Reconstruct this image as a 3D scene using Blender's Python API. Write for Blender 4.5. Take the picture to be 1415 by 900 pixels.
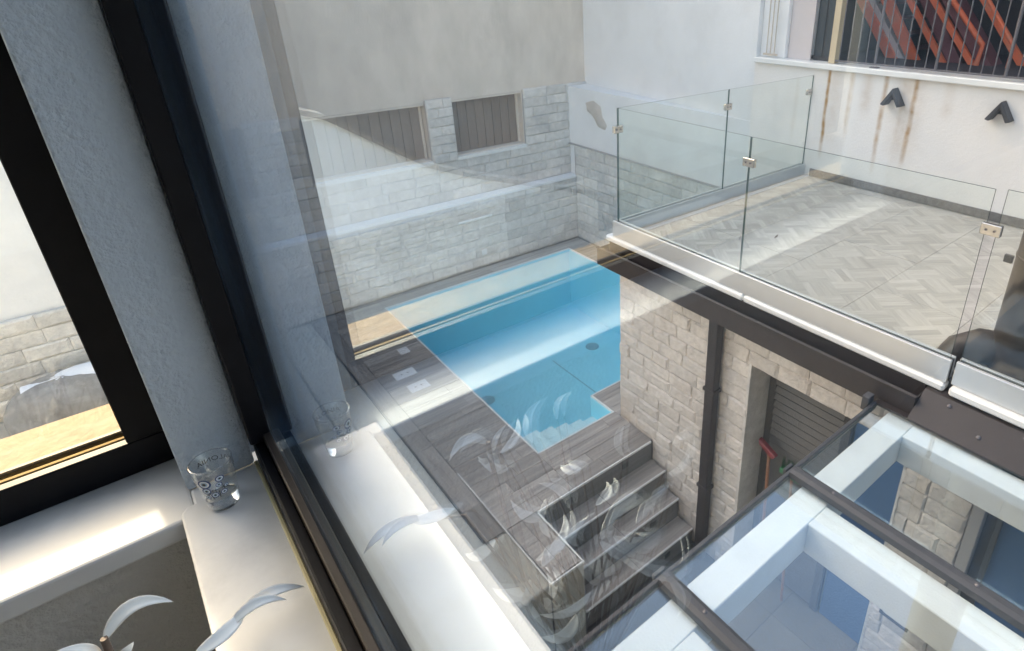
import bpy, bmesh, math, random
from mathutils import Vector, Matrix
random.seed(7)
for o in list(bpy.data.objects): bpy.data.objects.remove(o)
S = bpy.context.scene
C = S.collection
H = 4.75                       # height of the camera above the lower court; all z below are given relative to the eye

# ------------------------------------------------------------------ camera
cam = bpy.data.cameras.new('camera'); co = bpy.data.objects.new('camera', cam); C.objects.link(co)
Rm = ((0.75602713, -0.65452597, -0.00432775), (-0.27958535, -0.31694982, -0.90629733), (0.59182346, 0.68639535, -0.42261853))
right = Vector(Rm[0]); down = Vector(Rm[1]); fwd = Vector(Rm[2])
m = Matrix((right, -down, -fwd)).transposed().to_4x4(); m.translation = Vector((0, 0, H))
co.matrix_world = m
cam.sensor_fit = 'HORIZONTAL'; cam.sensor_width = 36; cam.lens = 835.35 / 1415 * 36
cam.shift_x = (707.5 - 857.56) / 1415; cam.shift_y = (365.2 - 450) / 1415
cam.clip_start = .02; cam.clip_end = 2000
S.camera = co
# ------------------------------------------------------------------ world, sun, exposure
SUN_EL = math.radians(28); SUN_AZ = math.radians(-6)          # azimuth from +Y towards +X
W = bpy.data.worlds.new('World'); S.world = W; W.use_nodes = True
nt = W.node_tree; nt.nodes.clear()
sky = nt.nodes.new('ShaderNodeTexSky'); sky.sky_type = 'NISHITA'; sky.sun_disc = False
sky.sun_elevation = SUN_EL; sky.sun_rotation = SUN_AZ; sky.air_density = 1.4; sky.dust_density = 8.0; sky.ozone_density = 1.0
bg = nt.nodes.new('ShaderNodeBackground'); bg.inputs[1].default_value = .15
wo = nt.nodes.new('ShaderNodeOutputWorld')
nt.links.new(sky.outputs[0], bg.inputs[0]); nt.links.new(bg.outputs[0], wo.inputs[0])
sl = bpy.data.lights.new('sun', 'SUN'); sl.energy = 1.5; sl.angle = math.radians(3); sl.color = (1, .86, .68)
so = bpy.data.objects.new('sun', sl); C.objects.link(so)
sd = Vector((math.sin(SUN_AZ) * math.cos(SUN_EL), math.cos(SUN_AZ) * math.cos(SUN_EL), math.sin(SUN_EL)))
so.rotation_euler = sd.to_track_quat('Z', 'Y').to_euler(); so.location = (0, 0, 20)
S.view_settings.view_transform = 'Standard'; S.view_settings.look = 'None'
S.view_settings.gamma = 1; S.view_settings.use_curve_mapping = False
S.view_settings.exposure = 2.3
S.view_settings.use_white_balance = True; S.view_settings.white_balance_temperature = 7050; S.view_settings.white_balance_tint = 12
S.render.engine = 'CYCLES'
S.cycles.max_bounces = 12; S.cycles.diffuse_bounces = 5; S.cycles.glossy_bounces = 5; S.cycles.transmission_bounces = 10
S.cycles.transparent_max_bounces = 32
S.cycles.sample_clamp_indirect = 6

# ------------------------------------------------------------------ materials
M = {}
def N(nt, t, **k):
    n = nt.nodes.new(t)
    for a, v in k.items(): setattr(n, a, v)
    return n
def mat(name, col, rough=.7, var=.12, vscale=3., bump=0., bscale=60., metal=0., rnd=0., spec=.5, bdist=.01, stretch=None, dirt=None, dscale=1.2, obj=False, coat=0.):
    """plain surface: base colour with two scales of noise, per-piece variation, fine relief"""
    mt = bpy.data.materials.new(name); mt.use_nodes = True; t = mt.node_tree; L = t.links.new
    p = t.nodes['Principled BSDF']; p.inputs['Roughness'].default_value = rough; p.inputs['Metallic'].default_value = metal
    p.inputs['Specular IOR Level'].default_value = spec
    if coat: p.inputs['Coat Weight'].default_value = coat
    if obj: src = N(t, 'ShaderNodeTexCoord').outputs['Object']
    else: src = N(t, 'ShaderNodeNewGeometry').outputs['Position']
    if stretch:
        mp = N(t, 'ShaderNodeMapping'); mp.inputs['Scale'].default_value = stretch; L(src, mp.inputs[0]); src = mp.outputs[0]
    if rnd:
        oi = N(t, 'ShaderNodeObjectInfo'); va = N(t, 'ShaderNodeVectorMath', operation='SCALE'); cb = N(t, 'ShaderNodeCombineXYZ')
        L(oi.outputs['Random'], cb.inputs[0]); L(oi.outputs['Random'], cb.inputs[2]); L(cb.outputs[0], va.inputs[0]); va.inputs['Scale'].default_value = 37.
        ad = N(t, 'ShaderNodeVectorMath', operation='ADD'); L(src, ad.inputs[0]); L(va.outputs[0], ad.inputs[1]); src2 = ad.outputs[0]
    else: src2 = src
    n1 = N(t, 'ShaderNodeTexNoise'); n1.inputs['Scale'].default_value = vscale; n1.inputs['Detail'].default_value = 8; n1.inputs['Roughness'].default_value = .65
    L(src2, n1.inputs['Vector'])
    mr = N(t, 'ShaderNodeMapRange'); mr.inputs['From Min'].default_value = .25; mr.inputs['From Max'].default_value = .75
    mr.inputs['To Min'].default_value = 1 - var; mr.inputs['To Max'].default_value = 1 + var; L(n1.outputs['Fac'], mr.inputs['Value'])
    fac = mr.outputs[0]
    if rnd:
        m2 = N(t, 'ShaderNodeMapRange'); m2.inputs['To Min'].default_value = 1 - rnd; m2.inputs['To Max'].default_value = 1 + rnd; L(oi.outputs['Random'], m2.inputs['Value'])
        mu = N(t, 'ShaderNodeMath', operation='MULTIPLY'); L(fac, mu.inputs[0]); L(m2.outputs[0], mu.inputs[1]); fac = mu.outputs[0]
    base = N(t, 'ShaderNodeRGB'); base.outputs[0].default_value = (*col, 1); cur = base.outputs[0]
    if dirt:
        n3 = N(t, 'ShaderNodeTexNoise'); n3.inputs['Scale'].default_value = dscale; n3.inputs['Detail'].default_value = 10; n3.inputs['Roughness'].default_value = .7
        L(src, n3.inputs['Vector']); r3 = N(t, 'ShaderNodeMapRange'); r3.inputs['From Min'].default_value = .5; r3.inputs['From Max'].default_value = .75; L(n3.outputs['Fac'], r3.inputs['Value'])
        mx = N(t, 'ShaderNodeMix', data_type='RGBA'); L(r3.outputs[0], mx.inputs[0]); L(cur, mx.inputs[6]); mx.inputs[7].default_value = (*dirt, 1); cur = mx.outputs[2]
    vm = N(t, 'ShaderNodeVectorMath', operation='SCALE'); L(cur, vm.inputs[0]); L(fac, vm.inputs['Scale']); L(vm.outputs[0], p.inputs['Base Color'])
    if bump:
        n2 = N(t, 'ShaderNodeTexNoise'); n2.inputs['Scale'].default_value = bscale; n2.inputs['Detail'].default_value = 6; L(src2, n2.inputs['Vector'])
        b = N(t, 'ShaderNodeBump'); b.inputs['Strength'].default_value = bump; b.inputs['Distance'].default_value = bdist; L(n2.outputs['Fac'], b.inputs['Height']); L(b.outputs[0], p.inputs['Normal'])
    M[name] = mt; return mt
def glass(name, ior=1.5, tint=(1, 1, 1), double=False, wave=0., refl=(1, 1, 1)):
    """clear sheet glass: Fresnel mirror over straight transmission, the same from both sides"""
    mt = bpy.data.materials.new(name); mt.use_nodes = True; t = mt.node_tree; L = t.links.new; t.nodes.clear()
    g = N(t, 'ShaderNodeNewGeometry'); mi = N(t, 'ShaderNodeMix', data_type='FLOAT'); mi.inputs[2].default_value = ior; mi.inputs[3].default_value = 1 / ior
    L(g.outputs['Backfacing'], mi.inputs[0]); fr = N(t, 'ShaderNodeFresnel'); L(mi.outputs[0], fr.inputs['IOR']); fac = fr.outputs[0]
    if double:   # both faces of a thin sheet: 2F/(1+F)
        a = N(t, 'ShaderNodeMath', operation='MULTIPLY'); a.inputs[1].default_value = 2; L(fac, a.inputs[0])
        b = N(t, 'ShaderNodeMath', operation='ADD'); b.inputs[1].default_value = 1; L(fac, b.inputs[0])
        d = N(t, 'ShaderNodeMath', operation='DIVIDE'); L(a.outputs[0], d.inputs[0]); L(b.outputs[0], d.inputs[1]); fac = d.outputs[0]
    tr = N(t, 'ShaderNodeBsdfTransparent'); tr.inputs[0].default_value = (*tint, 1); gl = N(t, 'ShaderNodeBsdfGlossy'); gl.inputs['Roughness'].default_value = 0.0; gl.inputs['Color'].default_value = (*refl, 1)
    if wave:
        no = N(t, 'ShaderNodeTexNoise'); no.inputs['Scale'].default_value = 7; no.inputs['Detail'].default_value = 3; L(g.outputs['Position'], no.inputs['Vector'])
        b = N(t, 'ShaderNodeBump'); b.inputs['Strength'].default_value = wave; b.inputs['Distance'].default_value = .02; L(no.outputs['Fac'], b.inputs['Height'])
        L(b.outputs[0], gl.inputs['Normal']); L(b.outputs[0], fr.inputs['Normal'])
    mx = N(t, 'ShaderNodeMixShader'); L(fac, mx.inputs[0]); L(tr.outputs[0], mx.inputs[1]); L(gl.outputs[0], mx.inputs[2])
    o = N(t, 'ShaderNodeOutputMaterial'); L(mx.outputs[0], o.inputs[0]); M[name] = mt; return mt

mat('stone_warm', (.68, .63, .58), .9, .20, 18, 1., 45, rnd=.08, bdist=.013, dirt=(.55, .48, .42), dscale=1.8)
mat('stone_cool', (.68, .65, .61), .9, .18, 14, 1., 45, rnd=.10, bdist=.012, dirt=(.46, .45, .44), dscale=1.4)
mat('mortar', (.42, .40, .38), .95, .1, 10, .5, 90)
mat('mortar_pale', (.56, .51, .46), .95, .1, 10, .5, 90)
mat('shaded_render', (.30, .275, .25), .9, .15, 1.5)
mat('beige_plaster', (.70, .625, .545), .92, .14, 2.2, .6, 25, stretch=(1.6, 1.6, .7), dirt=(.60, .535, .47), dscale=.9)
mat('white_plaster', (.83, .83, .83), .9, .03, 2, .3, 30, dirt=(.70, .70, .70), dscale=.6)
mat('room_paint', (.42, .49, .58), .85, .03, 6, .6, 160)
mat('room_wall', (.44, .45, .45), .9, .05, 6, .6, 120)
mat('marble', (.53, .545, .565), .5, .06, 9, 0, spec=.12, dirt=(.43, .445, .47), dscale=7)
mat('travertine', (.29, .215, .145), .8, .16, 25, .3, 60, spec=.1, dirt=(.24, .155, .09), dscale=14)
mat('black_frame', (.006, .0065, .009), .45, .2, 40, spec=.12)
mat('gold_strip', (.26, .175, .065), .7, .06, 30, spec=.1)
mat('seal', (.40, .36, .22), .5, .1, 30)
mat('bead', (.035, .028, .024), .35, .1, 20, spec=.3)
mat('plank', (.37, .335, .305), .55, .5, 6, .25, 40, rnd=.22, stretch=(.22, 4.5, 4.5))
mat('plank_y', (.32, .29, .265), .55, .5, 6, .25, 40, rnd=.2, stretch=(4.5, .22, 4.5))
mat('grout', (.10, .10, .10), .95)
mat('riser', (.17, .16, .155), .6, .4, 6, .2, 40, stretch=(.3, 4, 4))
mat('trim_white', (.80, .80, .78), .4, .04)
mat('liner', (.42, .85, .95), .5, .05, 3)
mat('liner_white', (.85, .90, .90), .5, .05, 3)
mat('drain', (.25, .45, .52), .4, .1)
mat('olive', (.44, .41, .35), .9, .14, 5, .5, 40)
mat('court_floor', (.27, .25, .205), .8, .12, 3, .3, 30, rnd=.08)
mat('aluminium', (.66, .67, .67), .38, .03, 10, metal=.55)
mat('steel', (.62, .60, .56), .25, .05, 20, metal=.9)
mat('brown_metal', (.040, .031, .029), .5, .25, 6, .15, 30)
mat('dark_bar', (.05, .05, .055), .4, .2, 12)
mat('beam_white', (.86, .87, .85), .5, .06, 5, .15, 40, dirt=(.74, .75, .72), dscale=3)
mat('shutter', (.085, .078, .072), .5, .1, 10)
mat('slat', (.13, .12, .11), .5, .1, 10)
mat('void_shade', (.02, .02, .022), .9)  # near-black sheet colour stands for shade behind openings and between slats
mat('brown_board', (.24, .185, .15), .75, .15, 5, .2, 40, rnd=.10, stretch=(6, 6, .5))
mat('door_frame', (.40, .39, .38), .5, .05)
mat('slate_glass', (.05, .06, .07), .2, .1, 3)
mat('door_sky_tint', (.05, .12, .26), .25, .1, 3)  # blue of the reflected sky painted into the opaque door colour
mat('lamp_dark', (.05, .05, .055), .5, .1)
mat('red_paint', (.78, .16, .07), .5, .18, 7, dirt=(.50, .24, .16), dscale=5)
mat('plum_paint', (.16, .06, .075), .6, .2, 6)
mat('bar_metal', (.13, .12, .13), .5, .1)
mat('cream_post', (.62, .50, .33), .6, .08)
mat('room_shade', (.06, .055, .065), .9, .15, 2)  # gloom of the deep opening painted into its wall colour
mat('pale_panel', (.62, .56, .55), .6, .06)
mat('leaf_white', (.88, .88, .86), .35, .03, 20, coat=.3)
mat('stem_brown', (.12, .085, .07), .7, .2, 30)
mat('vase', (.45, .44, .42), .4, .1)
mat('print_blue', (.02, .06, .20), .5, 0)
mat('print_black', (.01, .01, .012), .5, 0)
mat('print_white', (.75, .80, .85), .5, 0)
mat('print_pale', (.30, .45, .60), .5, 0)
mat('pouf', (.27, .26, .25), .95, .35, 7, .8, 25, obj=True)
mat('cloth', (.76, .77, .80), .9, .04, 4, .2, 30)
mat('red_plastic', (.24, .05, .05), .45, .1)
mat('green_bristle', (.05, .20, .09), .7, .3, 40)
mat('wood_handle', (.35, .17, .10), .6, .1)
mat('glass_edge', (.04, .10, .095), .2, .05)
mat('shadow_edge_grey', (.27, .245, .225), .8, .2, 6)
mat('ground', (.16, .15, .14), .95, .2, .4, .4, 8)
mat('roof_room', (.30, .29, .28), .9)
mat('grille', (.55, .48, .40), .6)
glass('pane', 1.56, (.97, .985, .99), double=True, refl=(.74, .87, 1.0))
glass('clear', 1.47, (.965, .985, .975))
glass('canopy_glass', 1.56, (.965, .98, .975), double=True, refl=(.58, .79, 1.0))
glass('cup_glass', 1.8, (.96, .97, .97))
glass('water', 1.33, (.80, .955, .98), wave=.10)
glass('dark_glass', 1.5, (.20, .26, .32), double=True)
def damp(mt):
    t = mt.node_tree; L = t.links.new; p = t.nodes['Principled BSDF']; old = p.inputs['Base Color'].links[0].from_socket
    g = N(t, 'ShaderNodeNewGeometry'); sx = N(t, 'ShaderNodeSeparateXYZ'); L(g.outputs['Position'], sx.inputs[0])
    nz = N(t, 'ShaderNodeTexNoise'); nz.inputs['Scale'].default_value = 3.5; nz.inputs['Detail'].default_value = 8; L(g.outputs['Position'], nz.inputs['Vector'])
    sl_ = N(t, 'ShaderNodeMath', operation='MULTIPLY_ADD'); L(sx.outputs[1], sl_.inputs[0]); sl_.inputs[1].default_value = -.95; sl_.inputs[2].default_value = 3.3 - 3.9 + H - .22 + 2.75 - 2.75 + .12
    hgt = N(t, 'ShaderNodeMath', operation='ADD'); L(sx.outputs[2], hgt.inputs[0]); L(sl_.outputs[0], hgt.inputs[1])   # height above the stair line
    w_ = N(t, 'ShaderNodeMath', operation='MULTIPLY_ADD'); L(nz.outputs['Fac'], w_.inputs[0]); w_.inputs[1].default_value = -1.0; L(hgt.outputs[0], w_.inputs[2])
    r = N(t, 'ShaderNodeMapRange', interpolation_type='SMOOTHSTEP'); r.inputs['From Min'].default_value = 2 * H - 7.95; r.inputs['From Max'].default_value = 2 * H - 8.75; r.inputs['To Max'].default_value = .6; L(w_.outputs[0], r.inputs['Value'])
    mx = N(t, 'ShaderNodeMix', data_type='RGBA'); L(r.outputs[0], mx.inputs[0]); L(old, mx.inputs[6]); mx.inputs[7].default_value = (.46, .33, .23, 1); L(mx.outputs[2], p.inputs['Base Color'])
damp(M['stone_warm'])
def rust(mt):      # rust that has run down the plaster below the railing feet
    t = mt.node_tree; L = t.links.new; p = t.nodes['Principled BSDF']; old = p.inputs['Base Color'].links[0].from_socket
    g = N(t, 'ShaderNodeNewGeometry'); sx = N(t, 'ShaderNodeSeparateXYZ'); L(g.outputs['Position'], sx.inputs[0]); acc = None
    nz = N(t, 'ShaderNodeTexNoise'); nz.inputs['Scale'].default_value = 2.2; nz.inputs['Detail'].default_value = 4; L(g.outputs['Position'], nz.inputs['Vector'])
    for y, w, l, s in ((3.37, .018, 1.0, .9), (3.12, .022, .75, .35), (2.78, .02, 1.05, .55), (2.60, .03, .8, .25), (2.50, .024, .95, .7), (3.30, .09, .9, .16), (2.55, .12, .9, .2), (2.95, .05, .5, .2), (2.2, .04, .4, .15)):
        o = N(t, 'ShaderNodeMath', operation='MULTIPLY_ADD'); L(nz.outputs['Fac'], o.inputs[0]); o.inputs[1].default_value = .06; o.inputs[2].default_value = y - .03
        d = N(t, 'ShaderNodeMath', operation='SUBTRACT'); L(sx.outputs[1], d.inputs[0]); L(o.outputs[0], d.inputs[1])
        a = N(t, 'ShaderNodeMath', operation='ABSOLUTE'); L(d.outputs[0], a.inputs[0])
        r = N(t, 'ShaderNodeMapRange', interpolation_type='SMOOTHSTEP'); r.inputs['From Min'].default_value = w * 1.9; r.inputs['From Max'].default_value = 0; r.inputs['To Max'].default_value = s * .85; L(a.outputs[0], r.inputs['Value'])
        z = N(t, 'ShaderNodeMapRange', interpolation_type='SMOOTHSTEP'); z.inputs['From Min'].default_value = H - .76 - l; z.inputs['From Max'].default_value = H - .80 - l * .55; L(sx.outputs[2], z.inputs['Value'])
        u = N(t, 'ShaderNodeMath', operation='MULTIPLY'); L(r.outputs[0], u.inputs[0]); L(z.outputs[0], u.inputs[1])
        if acc is None: acc = u.outputs[0]
        else:
            q = N(t, 'ShaderNodeMath', operation='MAXIMUM'); L(acc, q.inputs[0]); L(u.outputs[0], q.inputs[1]); acc = q.outputs[0]
    n2 = N(t, 'ShaderNodeTexNoise'); n2.inputs['Scale'].default_value = 13; n2.inputs['Detail'].default_value = 7; L(g.outputs['Position'], n2.inputs['Vector'])
    k = N(t, 'ShaderNodeMath', operation='MULTIPLY'); L(acc, k.inputs[0]); L(n2.outputs['Fac'], k.inputs[1]); k2 = N(t, 'ShaderNodeMath', operation='MULTIPLY'); k2.inputs[1].default_value = 2.5; k2.use_clamp = True; L(k.outputs[0], k2.inputs[0])
    mx = N(t, 'ShaderNodeMix', data_type='RGBA'); L(k2.outputs[0], mx.inputs[0]); L(old, mx.inputs[6]); mx.inputs[7].default_value = (.42, .24, .09, 1); L(mx.outputs[2], p.inputs['Base Color'])
rust(mat('rust_plaster', (.84, .80, .76), .9, .04, 2.5, .4, 35, dirt=(.72, .70, .67), dscale=1.1))
def parquet(mt):   # print on the terrace tiles: a diagonal basket weave of short slats
    t = mt.node_tree; L = t.links.new; p = t.nodes['Principled BSDF']; old = p.inputs['Base Color'].links[0].from_socket
    def mth(op, a, b=None, c=None):
        n = N(t, 'ShaderNodeMath', operation=op)
        for i, v in enumerate((a, b, c)):
            if v is None: continue
            if isinstance(v, (int, float)): n.inputs[i].default_value = v
            else: L(v, n.inputs[i])
        return n.outputs[0]
    g_ = N(t, 'ShaderNodeNewGeometry'); rt = N(t, 'ShaderNodeVectorRotate', rotation_type='Z_AXIS'); rt.inputs['Angle'].default_value = math.radians(38); L(g_.outputs['Position'], rt.inputs['Vector'])
    sp = N(t, 'ShaderNodeSeparateXYZ'); L(rt.outputs[0], sp.inputs[0]); u, v = sp.outputs[0], sp.outputs[1]; cell = .205; ns = 4
    cu_ = mth('FLOOR', mth('DIVIDE', u, cell)); cv_ = mth('FLOOR', mth('DIVIDE', v, cell)); ch = mth('PINGPONG', mth('ADD', cu_, cv_), 1.)
    mx = N(t, 'ShaderNodeMix', data_type='FLOAT'); L(ch, mx.inputs[0]); L(u, mx.inputs[2]); L(v, mx.inputs[3])
    my = N(t, 'ShaderNodeMix', data_type='FLOAT'); L(ch, my.inputs[0]); L(v, my.inputs[2]); L(u, my.inputs[3])
    sl_ = mth('DIVIDE', mx.outputs[0], cell / ns); fr = mth('ABSOLUTE', mth('SUBTRACT', mth('FRACT', sl_), .5))
    cb = N(t, 'ShaderNodeCombineXYZ'); L(mth('FLOOR', sl_), cb.inputs[0]); L(mth('FLOOR', mth('DIVIDE', my.outputs[0], cell)), cb.inputs[1]); L(ch, cb.inputs[2])
    wn = N(t, 'ShaderNodeTexWhiteNoise', noise_dimensions='3D'); L(cb.outputs[0], wn.inputs['Vector'])
    tone = N(t, 'ShaderNodeMapRange'); tone.inputs['To Min'].default_value = .84; tone.inputs['To Max'].default_value = 1.14; L(wn.outputs['Value'], tone.inputs['Value'])
    gr_ = N(t, 'ShaderNodeCombineXYZ'); L(mth('MULTIPLY', mx.outputs[0], 55.), gr_.inputs[0]); L(mth('MULTIPLY', my.outputs[0], 4.), gr_.inputs[1]); L(mth('MULTIPLY', wn.outputs['Value'], 30.), gr_.inputs[2])
    nz = N(t, 'ShaderNodeTexNoise'); nz.inputs['Scale'].default_value = 1.; nz.inputs['Detail'].default_value = 5; L(gr_.outputs[0], nz.inputs['Vector'])
    grn = N(t, 'ShaderNodeMapRange'); grn.inputs['From Min'].default_value = .3; grn.inputs['From Max'].default_value = .7; grn.inputs['To Min'].default_value = .86; grn.inputs['To Max'].default_value = 1.12; L(nz.outputs['Fac'], grn.inputs['Value'])
    ln = N(t, 'ShaderNodeMapRange'); ln.inputs['From Min'].default_value = .43; ln.inputs['From Max'].default_value = .5; ln.inputs['To Min'].default_value = 1; ln.inputs['To Max'].default_value = .86; L(fr, ln.inputs['Value'])
    f = mth('MULTIPLY', mth('MULTIPLY', tone.outputs[0], grn.outputs[0]), ln.outputs[0])
    vv = N(t, 'ShaderNodeVectorMath', operation='SCALE'); L(old, vv.inputs[0]); L(f, vv.inputs['Scale']); L(vv.outputs[0], p.inputs['Base Color'])
parquet(mat('parquet_tile', (.46, .435, .40), .5, .08, 3, .08, 40, rnd=.03))

# ------------------------------------------------------------------ geometry helpers (world coordinates, z relative to the eye)
class MB:
    def __init__(s): s.v = []; s.f = []; s.mi = []; s.smooth = []
    def add(s, vs, fs, mi=0, smooth=False):
        b = len(s.v); s.v += [tuple(p) for p in vs]
        for f in fs: s.f.append([b + i for i in f]); s.mi.append(mi); s.smooth.append(smooth)
        return s
    def box(s, x0, x1, y0, y1, z0, z1, mi=0):
        vs = [(x, y, z) for x in (x0, x1) for y in (y0, y1) for z in (z0, z1)]
        return s.add(vs, [(0, 1, 3, 2), (4, 6, 7, 5), (0, 4, 5, 1), (2, 3, 7, 6), (0, 2, 6, 4), (1, 5, 7, 3)], mi)
    def prism(s, poly, axis, a0, a1, mi=0):
        """extrude a polygon along an axis; poly holds the two other coordinates in xyz order"""
        def P(p, a): return {'x': (a, p[0], p[1]), 'y': (p[0], a, p[1]), 'z': (p[0], p[1], a)}[axis]
        n = len(poly); vs = [P(p, a0) for p in poly] + [P(p, a1) for p in poly]
        return s.add(vs, [tuple(range(n))[::-1], tuple(range(n, 2 * n))] + [(i, (i + 1) % n, n + (i + 1) % n, n + i) for i in range(n)], mi)
    def tube(s, pts, rad, n=10, mi=0, caps=True):
        pts = [Vector(p) for p in pts]; rs = rad if isinstance(rad, (list, tuple)) else [rad] * len(pts); vs = []; u = None
        for i, p in enumerate(pts):
            d = (pts[min(i + 1, len(pts) - 1)] - pts[max(i - 1, 0)]).normalized()
            if u is None: u = d.orthogonal().normalized()
            u = (u - d * u.dot(d)).normalized(); w = d.cross(u)
            vs += [p + (u * math.cos(2 * math.pi * k / n) + w * math.sin(2 * math.pi * k / n)) * rs[i] for k in range(n)]
        fs = [(i * n + k, i * n + (k + 1) % n, (i + 1) * n + (k + 1) % n, (i + 1) * n + k) for i in range(len(pts) - 1) for k in range(n)]
        s.add(vs, fs, mi, True)
        if caps: s.add(vs[:n], [tuple(range(n))[::-1]], mi); s.add(vs[-n:], [tuple(range(n))], mi)
        return s
    def lathe(s, prof, c, n=40, mi=0):
        vs = [(c[0] + r * math.cos(2 * math.pi * k / n), c[1] + r * math.sin(2 * math.pi * k / n), c[2] + z) for r, z in prof for k in range(n)]
        return s.add(vs, [(i * n + k, i * n + (k + 1) % n, (i + 1) * n + (k + 1) % n, (i + 1) * n + k) for i in range(len(prof) - 1) for k in range(n)], mi, True)
    def build(s, name, mats, parent=None, bevel=0., segs=1, fix=True):
        lo = [min(p[i] for p in s.v) for i in range(3)]; hi = [max(p[i] for p in s.v) for i in range(3)]
        c = Vector([(lo[i] + hi[i]) / 2 for i in range(3)])
        me = bpy.data.meshes.new(name); me.from_pydata([(p[0] - c[0], p[1] - c[1], p[2] - c[2]) for p in s.v], [], s.f)
        for i, p in enumerate(me.polygons): p.material_index = s.mi[i]; p.use_smooth = s.smooth[i]
        bm = bmesh.new(); bm.from_mesh(me)
        if fix: bmesh.ops.recalc_face_normals(bm, faces=bm.faces)
        if bevel: bmesh.ops.bevel(bm, geom=bm.edges[:], offset=bevel, segments=segs, profile=.5, affect='EDGES')
        bm.to_mesh(me); bm.free()
        for k in (mats if isinstance(mats, (list, tuple)) else [mats]): me.materials.append(M[k])
        return link(name, me, c, parent)
def link(name, me, c, parent):
    o = bpy.data.objects.new(name, me); C.objects.link(o); c = Vector(c) + Vector((0, 0, H))
    if parent is not None: o.parent = parent; c = c - base_of(parent)
    o.location = c; return o
def base_of(o):
    v = Vector((0, 0, 0))
    while o is not None: v += o.location; o = o.parent
    return v
def box(name, x0, x1, y0, y1, z0, z1, mt, parent=None, bevel=.003): return MB().box(x0, x1, y0, y1, z0, z1).build(name, mt, parent, bevel)
def tag(o, label, cat, group=None):
    o['label'] = label; o['category'] = cat
    if group: o['group'] = group
    return o
def struct(o): o['kind'] = 'structure'; return o
def thing(name, loc, label, cat, group=None):
    o = bpy.data.objects.new(name, None); C.objects.link(o); o.location = Vector(loc) + Vector((0, 0, H)); o.empty_display_size = .1
    return tag(o, label, cat, group)

# split-face stone blocks: a few rough meshes of unit size, shared by every block
def stone_mesh(name, mt, depth, seed):
    r = random.Random(seed); nx, nz = 5, 4; vs = []; fs = []
    for j in range(nz):
        for i in range(nx):
            u = i / (nx - 1) - .5; w = j / (nz - 1) - .5; e = i in (0, nx - 1) or j in (0, nz - 1)
            d = r.uniform(.25, .5) if e else r.uniform(.5, 1.)
            uu = u if i in (0, nx - 1) else u + r.uniform(-.07, .07); ww = w if j in (0, nz - 1) else w + r.uniform(-.08, .08)
            if i == 1: uu = -.5 + r.uniform(.03, .10)
            if i == nx - 2: uu = .5 - r.uniform(.03, .10)
            if j == 1: ww = -.5 + r.uniform(.10, .22)
            if j == nz - 2: ww = .5 - r.uniform(.10, .22)
            vs.append((uu, -d * depth, ww))
    for j in range(nz - 1):
        for i in range(nx - 1): a = j * nx + i; fs.append((a, a + 1, a + nx + 1, a + nx))
    b = len(vs); vs += [(-.5, .03, -.5), (.5, .03, -.5), (.5, .03, .5), (-.5, .03, .5)]
    bot = list(range(nx)); top = [(nz - 1) * nx + i for i in range(nx)]; lef = [j * nx for j in range(nz)]; rig = [j * nx + nx - 1 for j in range(nz)]
    fs += [tuple([b, b + 1] + bot[::-1]), tuple(top + [b + 2, b + 3]), tuple(lef + [b + 3, b]), tuple([b + 1, b + 2] + rig[::-1])]
    me = bpy.data.meshes.new(name); me.from_pydata(vs, [], fs); me.materials.append(M[mt]); return me
STONES = {k: [stone_mesh('stone_block', k, .022, 10 + i + len(k)) for i in range(10)] for k in ('stone_warm', 'stone_cool')}
def stone_field(parent, kind, plane, face, a0, a1, z0, z1, bw, bh, holes=(), gap=.004, seed=0):
    """running-bond blocks on the wall face x=face ('x', looking -X) or y=face ('y', looking -Y)"""
    r = random.Random(seed); rows = max(1, round((z1 - z0) / bh)); h = (z1 - z0) / rows
    for k in range(rows):
        za = z0 + k * h; zb = za + h; zc = (za + zb) / 2; segs = [(a0, a1)]
        for (ha, hb, hz0, hz1) in holes:
            if hz0 < zc < hz1: segs = [s for q in segs for s in ((q[0], min(q[1], ha)), (max(q[0], hb), q[1])) if s[1] - s[0] > .02]
        for (s0, s1) in segs:
            cuts = [s0]; a = a0 - bw * ((k % 2) * .5 + r.uniform(0, .12))
            while a < s1:
                a += bw * r.choice((.75, 1., 1., 1.25))
                if s0 + bw * .3 < a < s1 - bw * .3: cuts.append(a)
            cuts.append(s1)
            for p, q in zip(cuts, cuts[1:]):
                o = bpy.data.objects.new('stone_block', r.choice(STONES[kind])); C.objects.link(o); o.parent = parent
                c = Vector(((p + q) / 2, face, zc)) if plane == 'y' else Vector((face, (p + q) / 2, zc))
                o.location = c + Vector((0, 0, H)) - base_of(parent)
                o.scale = (q - p - gap, r.uniform(.8, 1.3), h - gap)
                if plane == 'x': o.rotation_euler = (0, 0, -math.pi / 2)

# ================================================================== GROUND
g = MB(); g.add([(-300, -300, -5.6), (300, -300, -5.6), (300, 300, -5.6), (-300, 300, -5.6)], [(0, 1, 2, 3)])
struct(g.build('ground', 'ground'))
cf = struct(box('court_floor', .12, 5.6, -3.2, 3.0, -5.0, -4.756, 'grout', bevel=0))
k = 0
for i in range(5):
    for j in range(9):
        x0 = 1.9 + i * .6; y0 = -1.9 + j * .6
        if y0 + .6 > 2.6 or x0 + .6 > 4.6: continue
        box('floor_tile', x0 + .002, x0 + .598, y0 + .002, y0 + .598, -4.77, -4.75, 'court_floor', cf, .002)

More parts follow.
